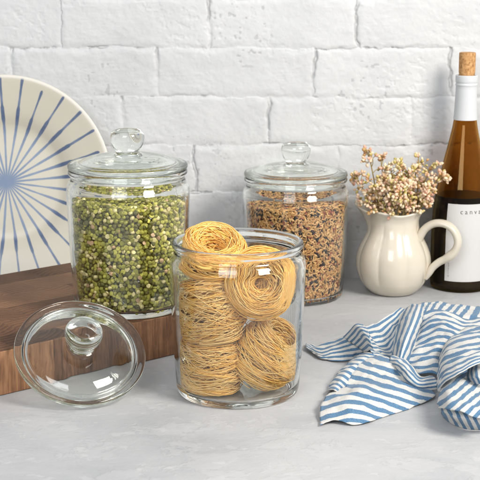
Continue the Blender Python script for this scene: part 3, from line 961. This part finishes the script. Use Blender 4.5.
# ------------------------------------------------------------------ wine bottle
BOT = Vector((0.3140, 1.864, 0))
B_PROF = [(0, 8), (18, 5), (32, 1.2), (38, 0.2), (40.6, 2.0), (41.8, 7), (42.2, 20), (42.4, 70), (42.0, 92), (40.6, 112), (37.6, 136), (32.8, 160), (27.2, 186), (21.6, 210), (17.6, 229), (15.6, 243), (14.6, 262), (13.9, 290), (13.7, 299)]
def build_bottle():
    root = empty("wine_bottle", BOT, "amber glass wine bottle with white label beside the cream jug", "wine bottle")
    outer = catmull(B_PROF, 5)
    inner = [(max(0, r - 2.8), max(z, 10.5 if r < 30 else 6)) for r, z in B_PROF[5:]]
    inner = [(0, 14), (20, 11), (34, 6.5)] + [(r - 2.8, z) for r, z in B_PROF[5:]]
    inner = catmull(inner, 5)
    lip = [(13.7, 299), (13.4, 300), (12.4, 300.2), (11.2, 299.6), (10.9, 299)]
    prof = outer + lip[1:-1] + inner[::-1]
    link("bottle_glass", lathe("bottle_glass", prof, 128), root, [M_amber])
    # foil capsule
    foil = [(16.5, 240.0), (15.9, 250), (15.1, 270), (14.6, 286.5), (15.2, 287.6), (15.25, 289.4), (14.7, 290.4), (14.6, 291.2), (15.3, 292.2), (15.4, 300.4), (14.9, 301.6), (13.6, 301.7), (11.9, 301.2)]
    fm = mat_plain("white_foil", (0.615, 0.63, 0.635), 0.46, 0.3, 40, (0.575, 0.59, 0.60), 0.0006, 0.10)
    link("foil_capsule", lathe("foil_capsule", catmull(foil, 3), 96), root, [fm])
    # label
    lm = mat_plain("label_paper", (0.58, 0.575, 0.56), 0.75, 0.3, 700, (0.55, 0.545, 0.53), 0.0003, 0.2)
    ink = mat_plain("label_ink", (0.035, 0.035, 0.04), 0.6, 0.2, 300, (0.06, 0.06, 0.06))
    grey = mat_plain("label_embossed_dots", (0.50, 0.49, 0.47), 0.7, 0.2, 300, (0.56, 0.55, 0.53))
    face = math.atan2(-BOT.y, -BOT.x)                         # towards the viewer
    a_mid = face + math.radians(20.5); half = math.radians(50); z0, z1 = 17.0, 126.5
    def rad(z): return float(np.interp(z, [p[1] for p in outer], [p[0] for p in outer]))
    zo = [p for p in outer if p[1] >= 6]
    def rad(z): return float(np.interp(z, [p[1] for p in zo], [p[0] for p in zo]))
    def wrap(u, z, off):                                       # u: mm to the right of label's middle as read
        r = rad(z) + off
        a = a_mid + u/42.3
        return (r*math.cos(a)*MM, r*math.sin(a)*MM, z*MM)
    W = half*42.3
    def sheet(name, u0, u1, za, zb, off, mat, parent, nu=48, nz=40, double=True):
        V = [wrap(u0+(u1-u0)*i/nu, za+(zb-za)*k/nz, off) for k in range(nz+1) for i in range(nu+1)]
        F = [(k*(nu+1)+i, k*(nu+1)+i+1, (k+1)*(nu+1)+i+1, (k+1)*(nu+1)+i) for k in range(nz) for i in range(nu)]
        if double:
            n0 = len(V)
            V += [wrap(u0+(u1-u0)*i/nu, za+(zb-za)*k/nz, off-0.16) for k in range(nz+1) for i in range(nu+1)]
            F += [tuple(n0+q for q in f[::-1]) for f in F[:]]
        me = bpy.data.meshes.new(name); me.from_pydata(V, [], F)
        me.polygons.foreach_set("use_smooth", np.ones(len(me.polygons), dtype=bool)); me.update()
        return link(name, me, parent, [mat])
    lab = sheet("paper_label", -W, W, z0, z1, 0.28, lm, root)
    # dotted frame just inside the label's edge
    V = []; F = []
    def dot(u, z, s=0.42):
        n0 = len(V)
        for k in range(6):
            V.append(wrap(u + s*math.cos(k*PI/3), z + s*math.sin(k*PI/3), 0.36))
        F.append(tuple(n0+k for k in range(6)))
    u = -W+2.2
    while u < W-2.0: dot(u, z0+2.2); dot(u, z1-2.2); u += 1.75
    z = z0+3.95
    while z < z1-3: dot(-W+2.2, z); dot(W-2.2, z); z += 1.75
    me = bpy.data.meshes.new("dotted_border"); me.from_pydata(V, [], F); me.update()
    link("dotted_border", me, lab, [grey])
    def lettering(name, text, size, u_c, z_c, spacing, rotate, mat):
        cu = bpy.data.curves.new(name, 'FONT'); cu.body = text; cu.size = size; cu.space_character = spacing
        cu.align_x = 'CENTER'; cu.align_y = 'CENTER'; cu.resolution_u = 3
        tmp = bpy.data.objects.new(name, cu); COL.objects.link(tmp)
        bpy.context.view_layer.update()
        dg = bpy.context.evaluated_depsgraph_get()
        me = bpy.data.meshes.new_from_object(tmp.evaluated_get(dg))
        bpy.data.objects.remove(tmp); bpy.data.curves.remove(cu)
        bm = bmesh.new(); bm.from_mesh(me)
        bmesh.ops.subdivide_edges(bm, edges=[e for e in bm.edges if e.calc_length() > 0.8], cuts=1)
        for v in bm.verts:
            x, y = v.co.x, v.co.y
            if rotate: x, y = -y, x
            v.co = wrap(u_c + x, z_c + y, 0.40)
        bm.to_mesh(me); bm.free()
        return link(name, me, lab, [mat])
    lettering("lettering", "canvas", 9.4, 1.2, 116.0, 1.55, False, ink)
    # the maker's small upright line at the lower left is too small to read in the photo: short strokes of ink
    V = []; F = []; rs = random.Random(4)
    z = z0 + 6
    while z < z0 + 42:
        h = rs.choice((0.7, 1.0, 1.3)); w = rs.choice((1.0, 1.5, 1.9)); n0 = len(V)
        for (du, dz) in ((0, 0), (w, 0), (w, h), (0, h)): V.append(wrap(-W+4.6+du, z+dz, 0.37))
        F.append((n0, n0+1, n0+2, n0+3)); z += h + rs.choice((0.6, 0.6, 0.8, 1.5))
    me = bpy.data.meshes.new("fine_print"); me.from_pydata(V, [], F); me.update()
    link("fine_print", me, lab, [mat_plain("fine_print_ink", (0.22, 0.22, 0.22), 0.6, 0.2, 300, (0.30, 0.30, 0.30))])
    # wine
    wi = [(0, 11.5), (20, 8.5), (33, 4.0)] + [(r - 1.6, z) for r, z in B_PROF[5:] if z < 128]
    wi = catmull(wi, 4); top = 134.0
    rt = rad(top) - 1.6
    wi = wi + [np.array((rt, top)), np.array((rt - 0.6, top + 0.0)), np.array((0, top))]
    o = link("wine", lathe("wine", wi, 96), None, [mat_plain("dark_wine", (0.014, 0.030, 0.15), 0.3, 0.2, 30, (0.016, 0.032, 0.16), spec=0.3)])
    o.location = BOT
    tag(o, "dark wine filling the lower half of the amber bottle", "wine")
    # cork
    ck = [(0, 284), (9.3, 284), (9.6, 285), (10.2, 299), (11.0, 303.5), (11.4, 308), (11.5, 330), (11.2, 332.2), (10.3, 332.8), (0, 332.9)]
    m, nt, p = new_mat("cork_bark")
    c = coord(nt)
    n1 = noise(nt, c, 260, 5, 0.65); n2 = noise(nt, coord(nt, (1, 1, 0.5)), 420, 4, 0.6, 0.5)
    col = ramp(nt, n1, [(0.3, (0.30, 0.135, 0.042)), (0.52, (0.53, 0.285, 0.110)), (0.7, (0.66, 0.40, 0.18))]).outputs[0]
    pit = ramp(nt, n2, [(0.34, (1, 1, 1)), (0.40, (0, 0, 0))]).outputs[0]
    col = mixc(nt, math_n(nt, 'MULTIPLY', pit, 0.8), col, (0.12, 0.05, 0.018))
    nt.links.new(col, p.inputs['Base Color']); p.inputs['Roughness'].default_value = 0.8
    nt.links.new(bump(nt, pit, 0.5, -0.0006), p.inputs['Normal'])
    o = link("cork", lathe("cork", catmull(ck, 3), 64), None, [m])
    o.location = BOT
    tag(o, "tan cork standing half out of the wine bottle's neck", "cork")
build_bottle()

# ------------------------------------------------------------------ striped kitchen towel
def mat_towel():
    m, nt, p = new_mat("striped_linen")
    a = N(nt, 'ShaderNodeAttribute', attribute_name="stripe")
    s = a.outputs['Fac']
    c = coord(nt)
    e = noise(nt, c, 1100, 3, 0.6); weave = noise(nt, c, 1500, 2, 0.6); w2 = noise(nt, c, 160, 4)
    sj = math_n(nt, 'ADD', s, math_n(nt, 'MULTIPLY', math_n(nt, 'SUBTRACT', e, 0.5), 0.16))
    tri = math_n(nt, 'ABSOLUTE', math_n(nt, 'SUBTRACT', math_n(nt, 'FRACT', sj), 0.5))   # 0 at the stripe's middle
    mask = ramp(nt, tri, [(0.225, (1, 1, 1)), (0.262, (0, 0, 0))]).outputs[0]
    blue = mixc(nt, ramp(nt, weave, [(0.42, (0, 0, 0)), (0.62, (1, 1, 1))]).outputs[0], (0.033, 0.105, 0.215), (0.110, 0.235, 0.370))
    blue = mixc(nt, math_n(nt, 'MULTIPLY', w2, 0.25), blue, (0.22, 0.36, 0.50))
    white = mixc(nt, ramp(nt, weave, [(0.4, (0, 0, 0)), (0.6, (1, 1, 1))]).outputs[0], (0.68, 0.665, 0.63), (0.57, 0.555, 0.52))
    nt.links.new(mixc(nt, mask, white, blue), p.inputs['Base Color'])
    p.inputs['Roughness'].default_value = 0.9
    p.inputs['Sheen Weight'].default_value = 0.15
    b = bump(nt, weave, 0.5, 0.0008); b = bump(nt, w2, 0.25, 0.003, b)
    nt.links.new(b, p.inputs['Normal'])
    return m

def spline2(G, su, sv):
    """G rows x cols x d control grid -> smooth dense grid"""
    R1 = np.array([catmull(list(r), su) for r in G])
    R2 = np.array([catmull(list(R1[:, j]), sv) for j in range(R1.shape[1])])
    return R2.transpose(1, 0, 2)

def build_towel():
    Vs = []; Fs = []; St = []; n0 = 0
    def sheet(rows, s0, s1, along='v', su=9, sv=9, seed=1, wr=0.9, curve=0.0):
        """rows: list of rows of (px, py, z mm). stripes run along u (columns) unless along == 'u'"""
        nonlocal n0
        nr, nc = len(rows), len(rows[0])
        G = np.zeros((nr, nc, 4))
        for i, r in enumerate(rows):
            for j, q in enumerate(r):
                px, py, z = q[:3]
                w = at_z(px, py, z*MM)
                t = i/(nr-1) if along == 'v' else j/(nc-1)
                G[i, j] = (w.x, w.y, w.z, s0 + (s1-s0)*t if len(q) < 4 else q[3])
        D = spline2(G, su, sv)
        P = D[..., :3]; a, b = P.shape[:2]
        # woven cloth never lies smooth: small ripples along the normal
        du = np.gradient(P, axis=1); dv = np.gradient(P, axis=0)
        nn = np.cross(du, dv); nn /= np.linalg.norm(nn, axis=2)[..., None] + 1e-12
        nn[nn[..., 2] < 0] *= -1
        X, Y = P[..., 0], P[..., 1]
        rg = lambda sc_, sd: 1 - 2*np.abs(vnoise(X*0.8 + Y*0.6, Y*0.8 - X*0.6, sc_, sd))
        h = wr*MM*(1.2*vnoise(X, Y, 0.016, 60+seed) + 0.9*rg(0.020, 110+seed) + 0.35*rg(0.009, 120+seed) + 0.6*vnoise(X, Y, 0.007, 80+seed) + 0.22*vnoise(X, Y, 0.0032, 95+seed))
        P = P + nn*h[..., None]
        P[..., 2] = np.maximum(P[..., 2], 0.0014)
        i = (np.arange(a-1)[:, None]*b + np.arange(b-1)[None, :]).ravel()
        F = np.stack([i, i+1, i+b+1, i+b], 1)
        Vs.append(P.reshape(-1, 3)); Fs.append(F + n0); St.append(1.36*D[..., 3].ravel() + 0.05*vnoise(X, Y, 0.03, 7+seed).ravel()); n0 += a*b
    # A: corner lying out to the left
    sheet([[(306, 343, 3), (318, 345, 8), (332, 341, 14), (346, 335, 21), (355, 328, 31), (361, 325, 38)],
           [(305.5, 345, 4), (319, 350, 8), (334, 347, 13), (349, 342, 19), (360, 337, 27), (367, 334, 34)],
           [(307, 349, 4), (321, 355, 6), (336, 353, 9), (351, 351, 12), (363, 348, 18), (371, 345, 24)],
           [(311, 352, 2), (323, 359, 1.5), (338, 361.5, 1.5), (352, 360, 2), (364, 357, 4), (374, 354, 8)]], 0, 4.0, seed=1)
    # A2: fold behind the corner that turns away from the light
    sheet([[(343, 337, 24), (349, 330, 33), (355, 324.5, 41), (363, 324.5, 44)],
           [(350, 342, 22), (356, 336, 32), (361, 330, 42), (367, 331, 44)],
           [(357, 347, 19), (362, 342, 29), (366, 338, 38), (370, 341, 37)],
           [(364, 353, 13), (368, 351, 21), (371, 349, 27), (374, 351, 25)]], 0.3, 4.6, seed=2, wr=0.5)
    # C1: hollow between the corner and the standing fold, stripes dip into it and climb out again
    sheet([[(362, 326, 40), (368, 326, 33), (376, 323, 30), (388, 315.5, 34), (400, 308, 37)],
           [(363, 332, 37), (371, 333, 28), (380, 332, 23), (393, 321, 28), (405, 309.5, 38)],
           [(365, 338, 33), (375, 340, 22), (384, 340, 16), (396, 327, 24), (406, 314, 38)],
           [(367, 344, 28), (378, 346, 17), (388, 347, 12), (397, 335, 22), (404, 321, 36)],
           [(370, 350, 22), (381, 352, 14), (391, 353, 10), (397, 344, 20), (401, 331, 32)],
           [(374, 355, 17), (384, 357, 14), (393, 358, 13), (397, 354, 17), (400, 345, 27)]], 0, 6.0, seed=3, wr=1.1)
    # C2: tall fold standing in the middle, stripes along its length
    sheet([[(406, 308, 34), (412, 304.5, 44), (418, 304.5, 49), (424, 308, 46), (427, 315, 30)],
           [(400, 319, 34), (407, 316, 45), (414, 317, 49), (420, 321, 44), (423, 328, 26)],
           [(396, 332, 28), (402, 330, 40), (408, 332, 44), (414, 336, 38), (418, 342, 22)],
           [(393, 345, 22), (398, 344, 32), (403, 346, 35), (408, 350, 30), (413, 355, 18)],
           [(391, 357, 16), (395, 358, 21), (399, 360, 23), (404, 363, 19), (409, 366, 12)]], 0, 3.9, along='u', seed=4, wr=0.7)
    # H: back layer, stripes slanting
    sheet([[(414, 306, 34), (426, 303, 35), (440, 301.5, 34), (456, 304.5, 32), (470, 307, 30), (490, 306, 28)],
           [(412, 311, 36), (424, 307, 38), (437, 305, 39), (452, 308, 37), (466, 311, 35), (490, 311, 33)],
           [(412, 317, 36), (422, 312, 39), (434, 309.5, 41), (448, 312, 40), (462, 316, 38), (490, 317, 36)],
           [(414, 324, 30), (421, 318, 36), (432, 314, 38), (444, 317, 38), (458, 322, 36), (490, 324, 34)]], 0, 7.0, along='u', seed=9, wr=1.0)
    # D: folds arching over and running off to the right
    sheet([[(413, 326, 26), (422, 314, 42), (436, 309.5, 47), (452, 312, 45), (468, 319, 38), (490, 316, 36)],
           [(412, 334, 23), (423, 322, 38), (437, 316, 47), (451, 318, 47), (466, 324, 40), (490, 321, 40)],
           [(410, 341, 21), (423, 330, 34), (438, 323, 45), (451, 325, 47), (464, 330, 43), (490, 327, 42)],
           [(408, 347, 20), (423, 338, 31), (438, 331, 41), (450, 332, 44), (462, 336, 44), (490, 333, 44)],
           [(406, 352, 19), (422, 346, 27), (437, 341, 35), (448, 342, 36), (460, 344, 40), (490, 342, 42)],
           [(404, 358, 18), (420, 355, 24), (435, 351, 29), (447, 352, 26), (460, 354, 32), (490, 352, 34)],
           [(402, 364, 14), (418, 364, 20), (433, 362, 23), (446, 364, 18), (460, 366, 24), (490, 364, 26)],
           [(402, 370, 8), (418, 374, 14), (433, 374, 16), (446, 380, 10), (460, 384, 16), (490, 384, 18)]], 0.2, 7.7, seed=5, wr=1.1)
    # K: twisted knot where the layers meet
    sheet([[(392, 356, 20), (399, 357, 25), (407, 361, 26), (414, 368, 24), (421, 376, 17), (433, 376, 14)],
           [(390, 360, 22), (397, 361, 28), (405, 366, 29), (412, 373, 25), (420, 381, 17), (436, 379, 16)],
           [(390, 365, 19), (396, 366, 24), (402, 371, 24), (409, 379, 20), (419, 386, 13), (438, 384, 12)],
           [(391, 370, 13), (396, 372, 15), (402, 378, 14), (409, 385, 11), (419, 391, 7), (437, 390, 5)]], 0, 3.2, seed=10, wr=0.8)
    # B1: turned up strip behind the front corner
    sheet([[(360, 353, 4), (366, 351, 12), (372, 350.5, 17), (380, 352, 16)],
           [(350, 361, 4), (356, 358, 14), (363, 357.5, 19), (372, 360, 15)],
           [(340, 371, 4), (345, 368, 13), (352, 368, 18), (360, 372, 12)],
           [(332, 381, 4), (336, 378, 11), (342, 379, 15), (348, 384, 8)],
           [(326, 391, 4), (330, 389, 10), (335, 390, 12), (340, 394, 5)]], 0, 8.0, seed=11, wr=0.6)
    # B: corner lying out to the front: a ridge behind, a valley, then the broad front swell
    def bs(px, py): return (py - 0.34*math.sqrt((px-350)**2 + 120) - 352)/11.6
    rows = [[(358, 357, 8), (368, 356, 17), (380, 356, 21), (394, 360, 20), (408, 368, 14), (424, 378, 9)],
           [(350, 367, 8), (361, 363, 18), (374, 363, 23), (390, 366, 22), (406, 373, 16), (426, 382, 8)],
           [(343, 378, 7), (354, 374, 15), (369, 373, 19), (386, 374, 19), (404, 379, 15), (428, 386, 7)],
           [(337, 389, 4), (348, 385, 9), (363, 381, 14), (382, 381, 17), (403, 385, 14), (432, 390, 5)],
           [(328, 393, 7), (343, 390, 12), (361, 386, 18), (382, 387, 18), (404, 390, 13), (435, 394, 4)],
           [(324, 400, 8), (340, 396, 13), (359, 392, 19), (382, 394, 16), (405, 396, 10), (433, 398, 3)],
           [(321, 407, 7), (337, 403, 13), (357, 400, 16), (381, 402, 12), (404, 402, 7), (424, 402.5, 2)],
           [(319.5, 415, 5), (335, 410, 10), (355, 410, 12), (376, 411, 8), (397, 408.5, 4), (415, 406, 1.5)],
           [(320.5, 425.5, 2), (334, 419, 6), (352, 424.5, 2), (366, 423, 1.5), (387, 415.5, 1.5), (409, 408.5, 1.5)]]
    sheet([[(x, y, z, bs(x, y)) for x, y, z in r] for r in rows], 0, 1, seed=6, wr=1.0)
    # E: big roll falling towards the viewer at the right
    sheet([[(446, 345, 26), (454, 335, 40), (466, 329, 46), (490, 323, 47)],
           [(440, 357, 26), (448, 343, 44), (464, 337, 52), (490, 332, 54)],
           [(438, 369, 22), (445, 354, 44), (462, 347, 55), (490, 342, 58)],
           [(438, 380, 18), (444, 365, 42), (460, 357, 55), (490, 350, 60)],
           [(438, 390, 14), (444, 376, 38), (460, 367, 52), (490, 356, 60)],
           [(439, 395, 11), (445, 383, 35), (460, 373, 49), (490, 361, 58)]], 0, 6.6, seed=7, wr=1.1)
    # F: hem below it, hanging free, with slanting stripes
    def fs(px, py): return (px*0.62 + py*0.78)/10.6
    rows = [[(443, 384, 28), (452, 378, 34), (464, 374, 32), (476, 374, 26), (490, 376, 26)],
            [(440, 393, 22), (449, 389, 33), (463, 388, 34), (476, 389, 30), (490, 390, 30)],
            [(438.5, 402, 15), (447, 400, 30), (462, 402, 33), (476, 405, 31), (490, 406, 31)],
            [(439, 408, 10), (447, 409, 26), (462, 412, 29), (476, 417, 26), (490, 419, 25)]]
    sheet([[(x, y, z, fs(x, y)) for x, y, z in r] for r in rows], 0, 1, seed=8, wr=1.1)
    # G: its underside rolling back onto the surface, stripes steep
    def gs(px, py): return (px*0.92 - py*0.45)/9.0
    rows = [[(440, 406.5, 7), (448, 408.0, 22), (462, 410.8, 25), (476, 415.7, 22), (490, 417.7, 21)],
            [(441, 412, 8), (449, 415, 17), (462, 418, 19), (476, 422, 16), (490, 423, 15)],
            [(443, 417, 4), (451, 421, 7), (463, 424, 8), (476, 427, 7), (490, 427, 6)],
            [(447, 421, 1.5), (456, 426.5, 1.5), (468, 429.5, 1.5), (478, 430, 1.5), (490, 430, 1.5)]]
    sheet([[(x, y, z, gs(x, y)) for x, y, z in r] for r in rows], 0, 1, seed=12, wr=0.5)
    # I: inner roll seen inside the hollow at the right
    sheet([[(468, 368, 40), (476, 362, 46), (490, 358, 48)],
           [(466, 374, 36), (475, 369, 46), (490, 365, 50)],
           [(467, 380, 31), (476, 377, 42), (490, 373, 47)],
           [(471, 385, 27), (479, 384, 35), (490, 381, 40)]], 0, 3.4, along='u', seed=13, wr=0.5)
    V = np.concatenate(Vs); F = np.concatenate(Fs); S = np.concatenate(St)
    me = np_mesh("dish_towel", V, F, True, {"stripe": ('FLOAT', S)})
    o = link("dish_towel", me, None, [mat_towel()])
    sm = o.modifiers.new("thickness", 'SOLIDIFY'); sm.thickness = 0.0008; sm.offset = 1.0
    tag(o, "crumpled blue and white striped linen towel lying on the grey surface", "dish towel")
build_towel()
